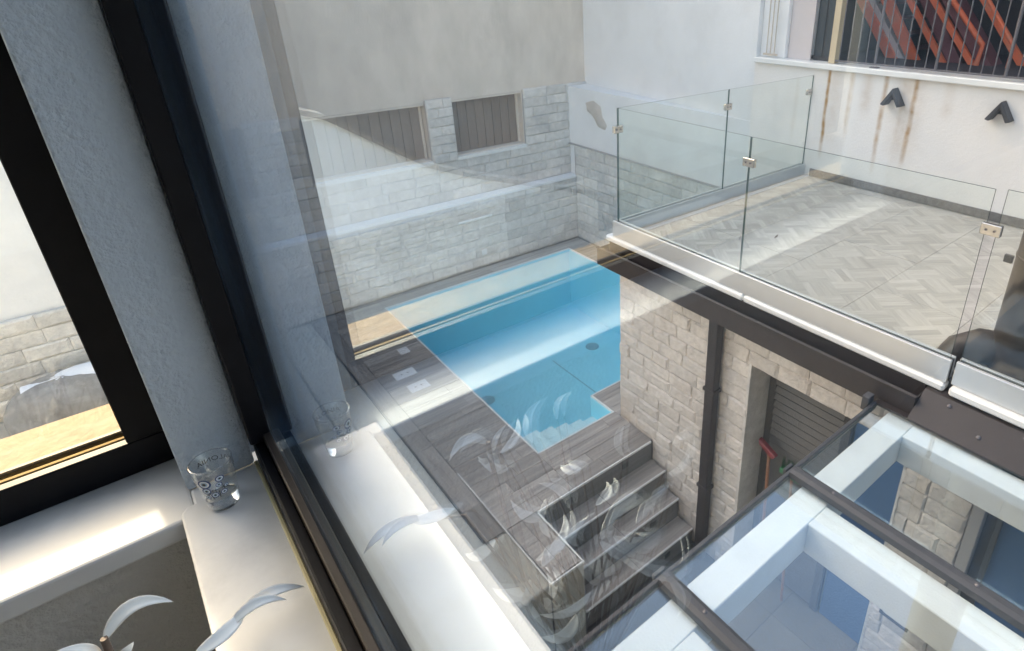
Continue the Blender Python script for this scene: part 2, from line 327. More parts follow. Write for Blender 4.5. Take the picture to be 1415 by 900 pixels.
# ================================================================== POOL DECK
DZ = -3.9
PX0, PX1, PY0, PY1, NX, NY = 2.23, 5.23, 3.75, 7.35, 3.11, 4.10     # pool outline; the step bay is x<NX, y<NY
deck = MB()
deck.box(1.36, 5.64, PY1 + .02, 7.66, -5.3, DZ - .012); deck.box(1.36, PX0 - .02, 3.18, PY1 + .02, -5.3, DZ - .012)
deck.box(PX1 + .02, 5.64, 3.18, PY1 + .02, -5.3, DZ - .012); deck.box(PX0 - .02, NX + .02, 3.18, PY0 - .02, -5.3, DZ - .012)
deck.box(NX + .02, PX1 + .02, 3.18, NY - .02, -5.3, DZ - .012); deck.box(1.545, 1.835, 2.57, 3.18, -4.75, DZ - .012)
dk = struct(deck.build('pool_deck', 'grout'))
def planks(x0, x1, y0, y1, along, w, ln, z1=DZ, th=.012, par=dk, mt='plank', seed=1):
    r = random.Random(seed); A0, A1, B0, B1 = (x0, x1, y0, y1) if along == 'x' else (y0, y1, x0, x1)
    n = max(1, round((B1 - B0) / w)); w = (B1 - B0) / n
    for i in range(n):
        a = A0; first = True
        while a < A1 - .01:
            l = ln * (r.uniform(.25, 1.) if first else 1.); e = min(A1, a + l)
            if A1 - e < .12: e = A1
            b0 = B0 + i * w + .0015; b1 = B0 + (i + 1) * w - .0015; zt = z1 + r.uniform(-.0008, .0008)
            if along == 'x': box('plank', a + .001, e - .001, b0, b1, z1 - th, zt, mt, par, .0015)
            else: box('plank', b0, b1, a + .001, e - .001, z1 - th, zt, mt, par, .0015)
            a = e; first = False
planks(1.54, PX0 - .02, 3.19, 7.62, 'x', .148, .9, seed=3)
planks(PX0 - .02, NX + .02, 3.19, PY0 - .02, 'x', .148, .9, seed=4)
planks(NX + .02, 5.62, 3.66, NY - .02, 'x', .148, .9, seed=5)
planks(PX0 - .02, 5.62, PY1 + .02, 7.62, 'x', .148, .9, seed=6)
planks(PX1 + .02, 5.62, NY - .02, PY1 + .02, 'x', .148, .9, seed=7)
planks(1.37, 1.535, 3.19, 7.62, 'y', .165, .9, mt='plank_y', seed=8)
planks(1.56, 1.82, 2.585, 3.185, 'y', .13, .6, mt='plank', seed=9)
# white metal edge strips
def strip(x0, x1, y0, y1, z0, z1): return box('edge_strip', x0, x1, y0, y1, z0, z1, 'trim_white', dk, .001)
strip(1.835, 3.105, 3.172, 3.186, DZ - .02, DZ + .002); strip(1.828, 1.840, 2.578, 3.170, DZ - .02, DZ + .002)
strip(1.545, 1.840, 2.564, 2.576, DZ - .02, DZ + .002); strip(1.540, 1.550, 2.578, 4.0, DZ - .02, DZ + .002)
box('end_wall', 1.548, 1.832, 2.5655, 2.5695, -4.75, DZ - .022, 'olive', dk, 0)
kb = tag(box('kerb_wall', .95, 1.355, 3.185, 7.62, -4.75, DZ - .01, 'olive', None, .01), 'olive grey rendered kerb wall running beside the plank deck below the window', 'kerb')
kb2 = tag(box('kerb_wall', .95, 1.5385, 2.565, 3.18, -4.75, DZ - .006, 'olive', None, .01), 'olive grey rendered wall end beside the stair landing strip', 'kerb')
# stairs
st = thing('stairs', (2.47, 2.9, -4.75), 'dark wood look stairs with pale nosings descending beside the stone wall', 'stairs')
NOSE = [(3.17, DZ), (2.975, -4.11), (2.795, -4.32), (2.605, -4.54)]
for i, (y, z) in enumerate(NOSE):
    zn = NOSE[i + 1][1] if i < 3 else -4.75; yn = NOSE[i + 1][0] if i < 3 else y - .01
    box('riser', 1.842, 3.105, y + .002, y + .016, zn, z - .024, 'riser', st, .001)
    if i:
        yp = NOSE[i - 1][0]
        for a, b in ((1.842, 2.45), (2.453, 3.105)): box('tread', a, b, y + .003, yp + .001, z - .02, z - .002, 'plank', st, .0015)
        box('nosing', 1.842 if i < 3 else 1.87, 3.105, y - .004, y + .008, z - .018, z + .002, 'trim_white', st, .001)
        box('core', 1.843, 3.104, y + .017, yp + .10, -4.75, z - .021, 'grout', st, 0)
    for lx in ((2.78,) if i else (2.15, 2.78)):
        lm = box('step_light', lx - .035, lx + .035, y - .003, y + .004, z - .12, z - .06, 'lamp_dark', st, .001)
# pool
pool = thing('swimming_pool', (3.7, 5.6, DZ - 1.3), 'rectangular blue lined swimming pool set flush into the plank deck', 'pool')
BZ = DZ - 1.05
b = MB(); out = [(PX0, PY0), (NX, PY0), (NX, NY), (PX1, NY), (PX1, PY1), (PX0, PY1)]
vs = [(x, y, BZ) for x, y in out] + [(x, y, DZ - .02) for x, y in out]; n = 6
b.add(vs, [tuple(range(6))] + [(i, (i + 1) % n, n + (i + 1) % n, n + i) for i in range(n)])
bo = b.build('basin', 'liner', pool, fix=False)
cp = MB()
def ringbox(x0, x1, y0, y1): box('coping', x0, x1, y0, y1, DZ - .10, DZ - .001, 'trim_white', pool, .002)
ringbox(PX0 - .018, PX0 - .001, PY0 - .018, PY1 + .018); ringbox(PX0, NX + .018, PY0 - .018, PY0 - .001); ringbox(NX + .001, NX + .018, PY0, NY - .019)
ringbox(NX + .002, PX1 + .018, NY - .018, NY - .001); ringbox(PX1 + .001, PX1 + .018, NY, PY1 + .018); ringbox(PX0, PX1, PY1 + .001, PY1 + .018)
for i in range(5): box('pool_step', PX0 + .02 + i * .175, PX0 + .02 + (i + 1) * .175, PY0 + .001, PY0 + .33, BZ + .001, DZ - .06 - i * .05, 'liner_white', pool, .004)
for (x, y) in ((4.7, 6.11), (2.86, 6.0)):
    d = MB(); d.lathe([(.0, .012), (.07, .012), (.09, .0), (.10, .0), (.10, -.004)], (x, y, BZ + .006), 20); d.build('drain', 'drain', pool)
box('floor_seam', 4.03, 4.042, 4.3, 6.2, BZ + .001, BZ + .004, 'drain', pool, 0)
w = MB(); WZ = DZ - .035
w.add([(x, y, WZ) for x, y in out], [tuple(range(6))])
struct(w.build('water', 'water', fix=False))
for (x0, x1, y0, y1, lb) in ((1.93, 2.04, 6.13, 6.27, 'small white square lid in the plank deck, apart from the two larger lids'), (1.69, 1.92, 5.67, 5.82, 'white double skimmer lid in the deck, middle one of three'), (1.72, 1.93, 5.35, 5.51, 'white skimmer lid in the deck farthest from the stone wall ledge')):
    t = thing('skimmer_lid', ((x0 + x1) / 2, (y0 + y1) / 2, DZ), lb, 'lid', 'white lids set in the pool deck')
    box('frame', x0, x1, y0, y1, DZ - .004, DZ + .005, 'trim_white', t, .002)
    if x1 - x0 > .15:
        for q in (.35, .65): MB().lathe([(0, .0075), (.008, .0075), (.010, .005)], (x0 + (x1 - x0) * q, (y0 + y1) / 2, DZ), 10).build('screw', 'steel', t)
    else: box('cover', x0 + .012, x1 - .012, y0 + .012, y1 - .012, DZ + .005, DZ + .009, 'trim_white', t, .002)

# ================================================================== BEIGE HOUSE BEHIND THE POOL
fh = thing('beige_house', (3.2, 9, DZ), 'tall beige rendered house with stone clad base behind the pool', 'house')
UY = 7.82
wl = MB()
wl.box(-.72, 6.4, UY + .14, 12, -1.44, 3.5); wl.box(.15, 6.4, UY + .03, UY + .14, -1.44, 3.5)                                     # rendered storeys; unseen height and left end shaped to shade court and sill
wl.box(.15, 1.82, UY + .03, 12, -5.3, -1.443); wl.box(3.36, 3.72, UY + .03, 8.3, -2.9, -1.443); wl.box(4.85, 6.3, UY + .03, 12, -5.3, -1.443)
wl.box(1.82, 4.85, UY + .03, 12, -5.3, -2.20)
wl.build('wall', 'beige_plaster', fh)
box('base_core', .2, 6.3, 7.67, 7.849, -5.3, -2.85, 'mortar', fh, 0)
box('upper_core', .2, 1.83, 7.835, 7.849, -2.84, -1.45, 'mortar', fh, 0)
box('upper_core', 1.83, 4.84, 7.835, 7.849, -2.84, -2.26, 'mortar', fh, 0); box('upper_core', 4.86, 6.2, 7.835, 7.849, -2.84, -1.43, 'mortar', fh, 0)
stone_field(fh, 'stone_cool', 'y', 7.665, 1.0, 5.68, DZ, -2.86, .36, .15, seed=11)
stone_field(fh, 'stone_cool', 'y', UY + .01, 1.0, 6.1, -2.82, -2.25, .36, .142, seed=12)
stone_field(fh, 'stone_cool', 'y', UY + .01, 4.87, 6.1, -2.25, -1.41, .36, .14, seed=13)
stone_field(fh, 'stone_cool', 'y', UY + .01, 1.2, 1.80, -2.25, -1.41, .36, .14, seed=14)
box('pilaster', 3.35, 3.71, 7.80, 7.849, -2.25, -1.40, 'mortar', fh, 0)
stone_field(fh, 'stone_cool', 'y', 7.79, 3.345, 3.715, -2.25, -1.395, .37, .122, seed=15)
box('ledge', .9, 5.68, 7.632, 7.83, -2.858, -2.822, 'white_plaster', fh, .004)
for (x0, x1) in ((1.82, 3.345), (3.72, 4.85)):
    wn = box('window', x0, x1, 8.02, 8.05, -2.24, -1.44, 'void_shade', fh, 0)
    box('sill', x0 - .01, x1 + .01, 7.79, 8.02, -2.262, -2.214, 'trim_white', wn, .004)
    nb = round((x1 - x0) / .14)
    for i in range(nb):
        a = x0 + .02 + i * (x1 - x0 - .04) / nb; box('board', a + .004, a + (x1 - x0 - .04) / nb - .004, 7.985, 8.012, -2.20, -1.47, 'brown_board', wn, .003)
    box('frame', x0, x0 + .03, 7.96, 8.01, -2.21, -1.445, 'beige_plaster', wn, .002); box('frame', x1 - .03, x1, 7.96, 8.01, -2.21, -1.445, 'beige_plaster', wn, .002)
    box('lintel', x0, x1, 7.852, 7.90, -1.47, -1.445, 'beige_plaster', wn, .002)
t = thing('wall_lamp', (3.78, 7.62, -3.13), 'slim white tube lamp on the stone wall above the pool', 'lamp')
MB().tube([(3.51, 7.61, -3.11), (4.05, 7.61, -3.11)], .017, 12).build('tube', 'trim_white', t); box('bracket', 3.6, 3.96, 7.61, 7.66, -3.135, -3.115, 'trim_white', t)
t = thing('wall_socket', (3.88, 7.63, -3.65), 'small white socket plate low on the stone wall by the pool', 'socket')
box('plate', 3.84, 3.92, 7.622, 7.64, -3.71, -3.62, 'trim_white', t); box('cover', 3.85, 3.91, 7.612, 7.623, -3.70, -3.63, 'trim_white', t)

# ================================================================== WHITE WALL LEFT OF THE BEIGE HOUSE
gw = thing('garden_wall', (-2, 7.9, DZ), 'white plastered garden wall with stone base, its sloped dark top standing in for a shadow edge', 'wall')
top = [(-6.0, -3.3), (-3.7, -2.52), (-3.1, -2.26), (-1.93, -1.46), (-1.2, -1.2), (.14, -.9)]
MB().prism([(.14, -5.4), (-6, -5.4)] + top, 'y', 7.76, 7.95).build('wall', 'white_plaster', gw)
cpg = MB()
for (a, b2) in zip(top, top[1:]): cpg.prism([(a[0], a[1] + .002), (b2[0], b2[1] + .002), (b2[0], b2[1] + .07), (a[0], a[1] + .07)], 'y', 7.70, 8.0)
cpg.build('coping', 'shadow_edge_grey', gw)  # added dark band and sloped top imitate a diagonal shadow on the wall
box('base_core', -6, .14, 7.70, 7.759, -5.4, -2.98, 'mortar', gw, 0)
stone_field(gw, 'stone_cool', 'y', 7.695, -4.2, .12, DZ, -2.94, .36, .16, seed=21)
lf = struct(box('court_paving', -9, .93, .98, 7.66, -5.2, -3.95, 'olive', None, 0))
bh = thing('dark_backdrop', (-4, 14, -5), 'plain dark beige block added beyond the white garden wall to darken the reflection above it', 'house')  # added block; its dark colour stands for the wall's shadowed part in reflection
box('wall', -22, -.4, 12.5, 18, -5.4, 1.2, 'shaded_render', bh, 0); box('roof', -22.2, -.2, 12.3, 18.2, 1.205, 1.4, 'roof_room', bh, 0)
# pouf with cloth
pf = thing('pouf', (-1.0, 7.2, -3.95), 'grey furry pouf with a white cloth over it beside the stone wall', 'pouf')
b = MB(); nu, nv = 28, 12; vs = []
for j in range(nv + 1):
    ph = j / nv * math.pi / 2 * 1.15 - .18
    for i in range(nu):
        th = 2 * math.pi * i / nu; rr = (math.cos(ph) ** .5 if math.cos(ph) > 0 else 0) * (1 + .05 * math.sin(3 * th + j) + random.uniform(-.02, .02))
        vs.append((-.92 + .50 * rr * math.cos(th), 7.12 + .34 * rr * math.sin(th), -3.85 + .46 * max(-.2, math.sin(ph)) + random.uniform(-.008, .008)))
b.add(vs, [(j * nu + i, j * nu + (i + 1) % nu, (j + 1) * nu + (i + 1) % nu, (j + 1) * nu + i) for j in range(nv) for i in range(nu)], 0, True)
b.add(vs[-nu:], [tuple(range(nu))], 0, True); b.build('cushion', 'pouf', pf)
b = MB(); vs = []
for j in range(9):
    for i in range(9):
        u = i / 8; v = j / 8; x = -1.22 + .8 * u; y = 6.95 + .40 * v
        vs.append((x, y, -3.37 - .10 * (2 * v - 1) ** 2 - .12 * max(0, .35 - u) ** 1 - .10 * max(0, .3 - v) + .015 * math.sin(9 * u + 4 * v)))
for p in list(vs): vs.append((p[0], p[1], p[2] - .012))
b.add(vs, [(j * 9 + i, j * 9 + i + 1, (j + 1) * 9 + i + 1, (j + 1) * 9 + i) for j in range(8) for i in range(8)] + [(81 + j * 9 + i, 81 + (j + 1) * 9 + i, 81 + (j + 1) * 9 + i + 1, 81 + j * 9 + i + 1) for j in range(8) for i in range(8)], 0, True)
b.build('cloth', 'cloth', pf)

# ================================================================== WHITE HOUSE ON THE RIGHT
wh = thing('white_house', (7.5, 3, DZ), 'white rendered house with rust stains below its railed opening beside the terrace', 'house')
WX = 5.68
b = MB(); b.box(WX, 9.0, 4.3, 8.2, -5.3, -1.45); b.build('wall', 'white_plaster', wh)
b = MB(); b.prism([(WX + .004, 4.301), (6.04, 7.86), (6.04, 8.2), (9.0, 8.2), (9.0, 4.301)], 'z', -1.449, 2.2); b.build('upper_wall', 'white_plaster', wh)
b = MB(); vs = []; r = random.Random(5)
ol = [(7.42, -1.62), (7.20, -1.55), (7.02, -1.66), (6.94, -1.80), (6.86, -1.93), (6.92, -2.00), (7.06, -1.98), (7.14, -1.88), (7.26, -1.80), (7.38, -1.72)]
cy_ = sum(p[0] for p in ol) / 10; cz_ = sum(p[1] for p in ol) / 10
for k_ in (1., .72, .36):
    for (yy, zz) in ol: vs.append((WX + .01 - .05 * (1 - k_) ** .5 + r.uniform(-.008, .008), cy_ + (yy - cy_) * k_ + r.uniform(-.015, .015), cz_ + (zz - cz_) * k_ + r.uniform(-.012, .012)))
b.add(vs, [(j * 10 + i, j * 10 + (i + 1) % 10, (j + 1) * 10 + (i + 1) % 10, (j + 1) * 10 + i) for j in range(2) for i in range(10)] + [tuple(range(20, 30))], 0, True); b.build('broken_plaster', 'mortar_pale', wh)
b = MB(); b.box(WX, 9.0, -3.0, 4.2995, -5.3, -.80); b.build('lower_wall', 'rust_plaster', wh)
box('base_core', 5.655, WX - .001, 3.5, 7.67, -5.3, -2.36, 'mortar', wh, 0)
stone_field(wh, 'stone_cool', 'x', 5.655, 3.6, 7.64, DZ, -2.335, .36, .156, seed=31)
box('base_cap', 5.625, 5.679, 3.6, 7.80, -2.333, -2.322, 'mortar', wh, .002)
box('window_ledge', WX - .05, 5.95, -3.0, 4.29, -.797, -.745, 'trim_white', wh, .006)
box('pier', 5.75, 6.3, 3.98, 4.2995, -.744, 1.5, 'white_plaster', wh, .004)
for i, y in enumerate((4.08, 4.13, 4.18)): MB().tube([(5.70, y, -.70), (5.70, y, 1.4)], .006, 6).build('grille_bar', 'grille', wh)
box('grille_foot', 5.69, 5.71, 4.04, 4.22, -.72, -.70, 'grille', wh)
box('pale_panel', 5.80, 5.82, 3.70, 3.979, -.744, 1.5, 'pale_panel', wh)
wi = box('window', 5.86, 5.88, 3.44, 3.699, -.744, 1.5, 'lamp_dark', wh, 0)
box('pane', 5.85, 5.858, 3.46, 3.58, -.70, 1.4, 'slate_glass', wi, .001); box('pane', 5.85, 5.858, 3.60, 3.69, -.70, 1.4, 'slate_glass', wi, .001)
box('post', 5.72, 5.80, 3.37, 3.438, -.744, 1.5, 'cream_post', wh, .004)
# inside of the opening
box('room_floor', 5.95, 8.99, -3, 4.2, -.799, -.79, 'room_shade', wh, 0); box('room_back', 8.3, 8.5, -3, 4.25, -.79, 1.5, 'room_shade', wh, 0)
box('ceiling', 5.69, 9, -3, 4.2995, 1.501, 2.2, 'white_plaster', wh, 0); box('room_side', 6.9, 8.3, 4.0, 4.2, -.789, 1.5, 'room_shade', wh, 0)
# railing of the opening
rl = thing('opening_railing', (5.72, 1.5, -.74), 'thin vertical metal bar railing in front of the red stairs', 'railing')
y = 3.32; i = 0
while y > -.3:
    MB().tube([(5.72, y, -.71), (5.72, y, .4)], .0055 if i % 6 != 4 else .013, 6).build('bar' if i % 6 != 4 else 'post', 'bar_metal', rl); y -= .094; i += 1
box('rail', 5.712, 5.728, -.35, 3.36, -.722, -.705, 'bar_metal', rl, .001); box('rail', 5.712, 5.728, -.35, 3.36, .39, .42, 'bar_metal', rl, .001)
MB().lathe([(.0, .006), (.045, .006), (.05, 0)], (5.72, 2.944, -.744), 12).build('foot_plate', 'bar_metal', rl)
# red steel staircase inside
rs = thing('red_staircase', (7.2, 2.6, -.79), 'orange red steel staircase with plum coloured sides behind the bar railing', 'staircase')
def stringer(x, yt, zt, yb, zb, wy, dx, mt='red_paint', nm='stringer'):
    # sloping plate: parallelogram in the y-z plane, dx thick
    sl = (zt - zb) / (yt - yb); e = 1.4
    return MB().prism([(yb, zb), (yb - wy, zb), (yb - wy + e, zb + sl * e), (yb + e, zb + sl * e)], 'x', x, x + dx).build(nm, mt, rs)
stringer(7.00, 3.956, -.195, 3.495, -.79, .13, .04); stringer(7.05, 3.83, -.195, 3.37, -.79, .07, .25, 'pale_panel', 'tread_plate')
stringer(7.02, 3.60, -.30, 3.26, -.79, .14, .05)
stringer(7.00, 3.377, -.186, 2.90, -.79, .07, .05); stringer(7.055, 3.25, -.186, 2.83, -.79, .15, .3, 'plum_paint', 'side_plate')
stringer(7.00, 3.122, -.182, 2.60, -.79, .075, .05); stringer(7.055, 3.02, -.182, 2.52, -.79, .13, .3, 'plum_paint', 'side_plate')
for i in range(7):
    yy = 3.22 + i * .12; zz = -.70 + i * .155
    box('tread', 7.08, 7.9, yy - .02, yy + .14, zz, zz + .025, 'plum_paint', rs, .002)
def handrail(pts, r=.022): MB().tube(pts, r, 8).build('handrail', 'red_paint', rs)
handrail([(7.0, 3.9, .9), (7.0, 2.50, -.59), (7.0, 2.52, -.79)], .027); handrail([(7.3, 3.6, 1.0), (7.0, 2.22, -.58), (7.0, 2.225, -.79)], .02)
stringer(7.3, 2.74, -.18, 2.24, -.79, .10, .04)

# V shaped wall lights
for (y, lb) in ((2.66, 'dark V shaped wall light among the rust stains'), (1.75, 'dark V shaped wall light on clean plaster away from the rust stains')):
    t = thing('wall_light', (WX, y, -1.0), lb, 'wall light', 'V shaped wall lights'); q = .098
    b = MB(); th = .03
    for s in (-1, 1):
        b.prism([(y, -.885), (y + s * q, -.885 - .155), (y + s * (q - .035), -.885 - .165), (y, -.885 - .06)] if s > 0 else [(y, -.885), (y, -.885 - .06), (y + s * (q - .035), -.885 - .165), (y + s * q, -.885 - .155)], 'x', WX - .11, WX - .004)
    b.build('hood', 'lamp_dark', t, .004); box('mount', WX - .03, WX - .001, y - .03, y + .03, -1.0, -.93, 'lamp_dark', t)
    box('lens', WX - .09, WX - .02, y - .018, y + .018, -.955, -.948, 'trim_white', t)

# ================================================================== TERRACE BUILDING
tb = thing('terrace_building', (4.4, 1.2, -4.75), 'stone clad single storey building carrying the tiled terrace', 'building')
TZ = -1.90; FX = 3.12
b = MB()
b.box(FX + .03, 5.62, 2.17, 3.63, -5.3, -2.02); b.box(FX + .03, 3.52, 1.0, 2.17, -2.53, -2.02); b.box(FX + .03, 3.52, .6, 1.0, -5.3, -2.02); b.box(3.52, 5.62, -3, 2.169, -2.5, -2.02)
b.build('wall', 'mortar_pale', tb)
stone_field(tb, 'stone_warm', 'x', FX + .025, .61, 3.65, -4.75, -2.06, .26, .125, holes=((1.0, 2.165, -6, -2.53),), seed=41)
stone_field(tb, 'stone_warm', 'y', 9, 0, 0.001, 0, 0.1, 1, .1) if False else None
box('reveal', FX + .005, 3.5, 2.166, 2.19, -4.75, -2.53, 'stone_cool', tb, 0); box('reveal', FX + .005, 3.5, .99, 1.004, -4.75, -2.53, 'stone_cool', tb, 0)
box('back_room', 4.3, 4.4, -2.8, 2.16, -4.75, -2.5, 'void_shade', tb, 0)
sh = box('shutter', 3.40, 3.43, 1.47, 2.16, -4.74, -2.54, 'void_shade', tb, 0)
box('stile', 3.375, 3.41, 2.10, 2.16, -4.74, -2.54, 'shutter', sh, .002); box('stile', 3.375, 3.41, 1.47, 1.53, -4.74, -2.54, 'shutter', sh, .002)
z = -2.60
while z > -4.70:
    MB().prism([(3.366, z - .046), (3.374, z - .050), (3.392, z - .006), (3.386, z)], 'y', 1.531, 2.099).build('slat', 'slat', sh); z -= .068
dr = box('glass_door', 3.40, 3.43, 1.02, 1.45, -4.74, -2.56, 'door_sky_tint', tb, .003); box('frame', 3.385, 3.399, 1.02, 1.07, -4.74, -2.56, 'shutter', dr); box('handle', 3.36, 3.385, 1.10, 1.22, -3.55, -3.53, 'lamp_dark', dr)
box('door_frame', FX + .01, 3.3, .54, .603, -4.75, -2.49, 'door_frame', tb, .004); box('door_head', FX + .01, 3.3, -2.8, .54, -2.56, -2.49, 'door_frame', tb, .004)
d2 = box('glass_door', 3.22, 3.25, -2.8, .50, -4.74, -2.56, 'door_sky_tint', tb, .002); box('frame', 3.19, 3.26, .46, .538, -4.74, -2.56, 'shutter', d2)
# terrace floor
sb = box('slab', 3.05, WX - .002, -3.0, 3.60, -2.02, TZ - .012, 'grout', tb, 0)
T = .60; x_0 = 3.12; y_1 = 3.44
for i in range(5):
    for j in range(9):
        x0 = x_0 + i * T; x1 = min(x0 + T, 5.655); y0 = y_1 - (j + 1) * T
        box('tile', x0 + .001, x1 - .001, y0 + .001, y0 + T - .001, TZ - .012, TZ + random.uniform(-.0006, .0006), 'parquet_tile', sb, .001)
box('skirting', WX - .022, WX - .001, -3.0, 3.45, TZ + .001, TZ + .08, 'riser', sb, .002)
box('marble_border', 3.12, WX - .002, 3.442, 3.50, TZ - .01, TZ + .004, 'marble', sb, .002)
# edge: marble lip, fascia, gutter, downpipe, flashing
for (a, c2) in ((.865, 2.2), (2.203, 3.66)): box('marble_lip', 2.985, 3.12, a, c2, -1.975, -1.925, 'trim_white', tb, .012)
box('marble_lip', 2.965, 3.12, -3.0, .835, -1.965, -1.915, 'trim_white', tb, .012)
box('marble_lip', 3.121, WX - .002, 3.58, 3.66, -1.975, -1.925, 'marble', tb, .012)
box('fascia', 2.998, 3.05, .955, 3.62, -2.19, -1.978, 'brown_metal', tb, .002); box('fascia', 3.051, 5.6, 3.60, 3.64, -2.19, -1.978, 'brown_metal', tb, .002)
gu = MB(); gu.box(2.862, 2.868, .945, 3.62, -2.145, -1.995); gu.box(2.868, 2.994, .945, 3.62, -2.145, -2.139); gu.box(2.868, 2.994, .945, .951, -2.139, -2.0); gu.box(2.868, 2.994, 3.614, 3.62, -2.139, -2.0)
gu.box(2.855, 2.880, .944, 3.621, -1.996, -1.988)
gu.build('gutter', 'brown_metal', tb)
dp = MB().box(3.025, 3.10, 2.42, 2.515, -4.74, -2.10).build('downpipe', 'brown_metal', tb, .008)
for z in (-2.9, -3.9): box('bracket', 3.018, 3.11, 2.41, 2.525, z, z + .03, 'brown_metal', dp, .002)
b = MB(); b.prism([(2.80, -2.088), (2.80, -2.10), (3.06, -2.02), (3.06, -1.972), (2.96, -1.975)], 'y', -3.0, .942); fl = b.build('flashing', 'brown_metal', tb)
b = MB(); b.prism([(2.80, -2.088), (2.80, -2.10), (3.06, -2.16), (3.06, -2.15)], 'y', .943, 1.13); b.build('flashing', 'brown_metal', tb)
for (x, y) in ((2.93, .80), (2.94, .45), (2.86, .62), (2.86, .2), (2.92, 0.1)): MB().lathe([(0, .006), (.008, .004), (.012, -.006)], (x, y, -2.088 + (x - 2.80) * .71 + .006), 8).build('screw', 'bar_metal', fl)

# ------------------------------------------------------------------ glass railing
gr = thing('glass_railing', (3.06, 2.2, TZ), 'frameless glass terrace railing in aluminium channels with square steel clamps', 'railing')
GT = -.868
def gpane(x0, x1, y0, y1, z0, z1, par, mts=('clear', 'glass_edge'), name='glass_panel'):
    b = MB().box(x0, x1, y0, y1, z0, z1); d = [x1 - x0, y1 - y0, z1 - z0]; t = d.index(min(d))
    for i, f in enumerate(b.f):       # thin rim faces show the green edge of the sheet
        if i // 2 != t: b.mi[i] = 1
    return b.build(name, list(mts), par)
gpane(3.035, 3.045, 2.285, 3.556, -1.86, GT, gr); gpane(3.035, 3.045, .885, 2.277, -1.86, GT, gr); gpane(3.035, 3.045, -1.5, .835, -1.85, GT + .01, gr)
gpane(3.048, 4.345, 3.548, 3.558, -1.86, GT, gr); gpane(4.353, WX - .004, 3.548, 3.558, -1.86, GT, gr)
def channel(ax, a0, a1, c, z0, z1):
    b = MB()
    for s in (-1, 1):
        if ax == 'y': b.box(c + s * .012 if s > 0 else c - .034, c + .034 if s > 0 else c - .012, a0, a1, z0, z1)
        else: b.box(a0, a1, c + s * .012 if s > 0 else c - .034, c + .034 if s > 0 else c - .012, z0, z1)
    o = b.build('base_channel', 'aluminium', gr, .003)
    if ax == 'y': MB().box(c - .0118, c + .0118, a0 + .002, a1 - .002, z0 + .002, z1 - .012).build('gasket', 'black_frame', o)
    else: MB().box(a0 + .002, a1 - .002, c - .0118, c + .0118, z0 + .002, z1 - .012).build('gasket', 'black_frame', o)
channel('y', .868, 3.587, 3.04, -1.923, -1.785); channel('y', -2.9, .842, 3.035, -1.913, -1.775); channel('x', 3.076, WX - .003, 3.553, -1.923, -1.785)
def clamp(x, y, z, ax):
    o = box('clamp', x - (.014 if ax == 'y' else .045), x + (.014 if ax == 'y' else .045), y - (.045 if ax == 'y' else .014), y + (.045 if ax == 'y' else .014), z - .028, z + .028, 'steel', gr, .003)
    for s in (-1, 1):
        q = Vector((x - .015, y + s * .018, z)) if ax == 'y' else Vector((x + s * .018, y - .015, z))
        MB().tube([q, q + (Vector((-.003, 0, 0)) if ax == 'y' else Vector((0, -.003, 0)))], .006, 8).build('bolt', 'bar_metal', o)
clamp(3.04, 2.281, -1.03, 'y'); clamp(3.04, .86, -1.06, 'y'); clamp(4.349, 3.553, -1.02, 'x'); clamp(3.04, 3.553, -1.03, 'x'); clamp(WX - .05, 3.553, -1.03, 'x')
for (x, y, lb) in ((3.95, 2.63, 'small curled dry leaf lying on the terrace tiles behind the front glass'), (3.72, 2.82, 'thin straight dry twig lying on the terrace tiles')):
    if 'leaf' in lb:
        b = MB(); b.add([(x - .03, y, TZ + .004), (x, y - .012, TZ + .012), (x + .03, y + .004, TZ + .025), (x, y + .014, TZ + .006), (x, y, TZ + .002)], [(0, 1, 4), (1, 2, 4), (2, 3, 4), (3, 0, 4)]); o = b.build('dry_leaf', 'stem_brown', None, fix=False)
    else: o = MB().tube([(x - .03, y - .02, TZ + .004), (x, y, TZ + .005), (x + .03, y + .015, TZ + .004)], [.002, .003, .0015], 6).build('twig', 'stem_brown')
    tag(o, lb, 'leaf' if 'leaf' in lb else 'twig')
# dark flue pipe behind the second panel
t = thing('flue_pipe', (3.36, .68, TZ), 'thick dark flue pipe with elbow standing on the terrace behind the glass', 'pipe')
MB().tube([(3.36, .66, TZ + .02), (3.36, .66, .5)], .145, 24).build('pipe', 'brown_metal', t)
MB().tube([(3.36, .70, TZ + .10), (3.30, .84, TZ + .10), (3.22, .92, TZ + .07), (3.18, .95, TZ + .005)], [.10, .095, .08, .07], 16).build('elbow', 'brown_metal', t)
box('clip', 3.20, 3.22, .78, .82, -1.26, -1.22, 'lamp_dark', t, .003)
MB().lathe([(.1455, 0), (.149, .0), (.149, .015), (.1455, .015)], (3.36, .66, -1.25), 24).build('collar', 'brown_metal', t)

# ================================================================== GLASS CANOPY
cn = thing('glass_canopy', (1.6, .2, -2.1), 'glass roof canopy on white beams with dark glazing bars below the terrace', 'canopy')
BX = [.32, 1.17, 2.02, 2.82]
for a, c2 in zip(BX, BX[1:]): gpane(a + .012, c2 - .012, -2.0, 1.108, -2.108, -2.100, cn, ('canopy_glass', 'glass_edge'), 'glass_panel')
for x in BX[:3]:
    o = MB().prism([(x - .034, -2.099), (x + .034, -2.099), (x + .030, -2.070), (x + .012, -2.060), (x - .012, -2.060), (x - .030, -2.070)], 'y', -2.0, 1.112).build('glazing_bar', 'dark_bar', cn)
    for y in (.9, .3): MB().lathe([(0, .005), (.007, .004), (.009, 0)], (x, y, -2.06), 8).build('screw', 'bar_metal', o)
ed = MB().box(.30, 2.80, 1.109, 1.128, -2.125, -2.082).build('edge_profile', 'dark_bar', cn, .003)
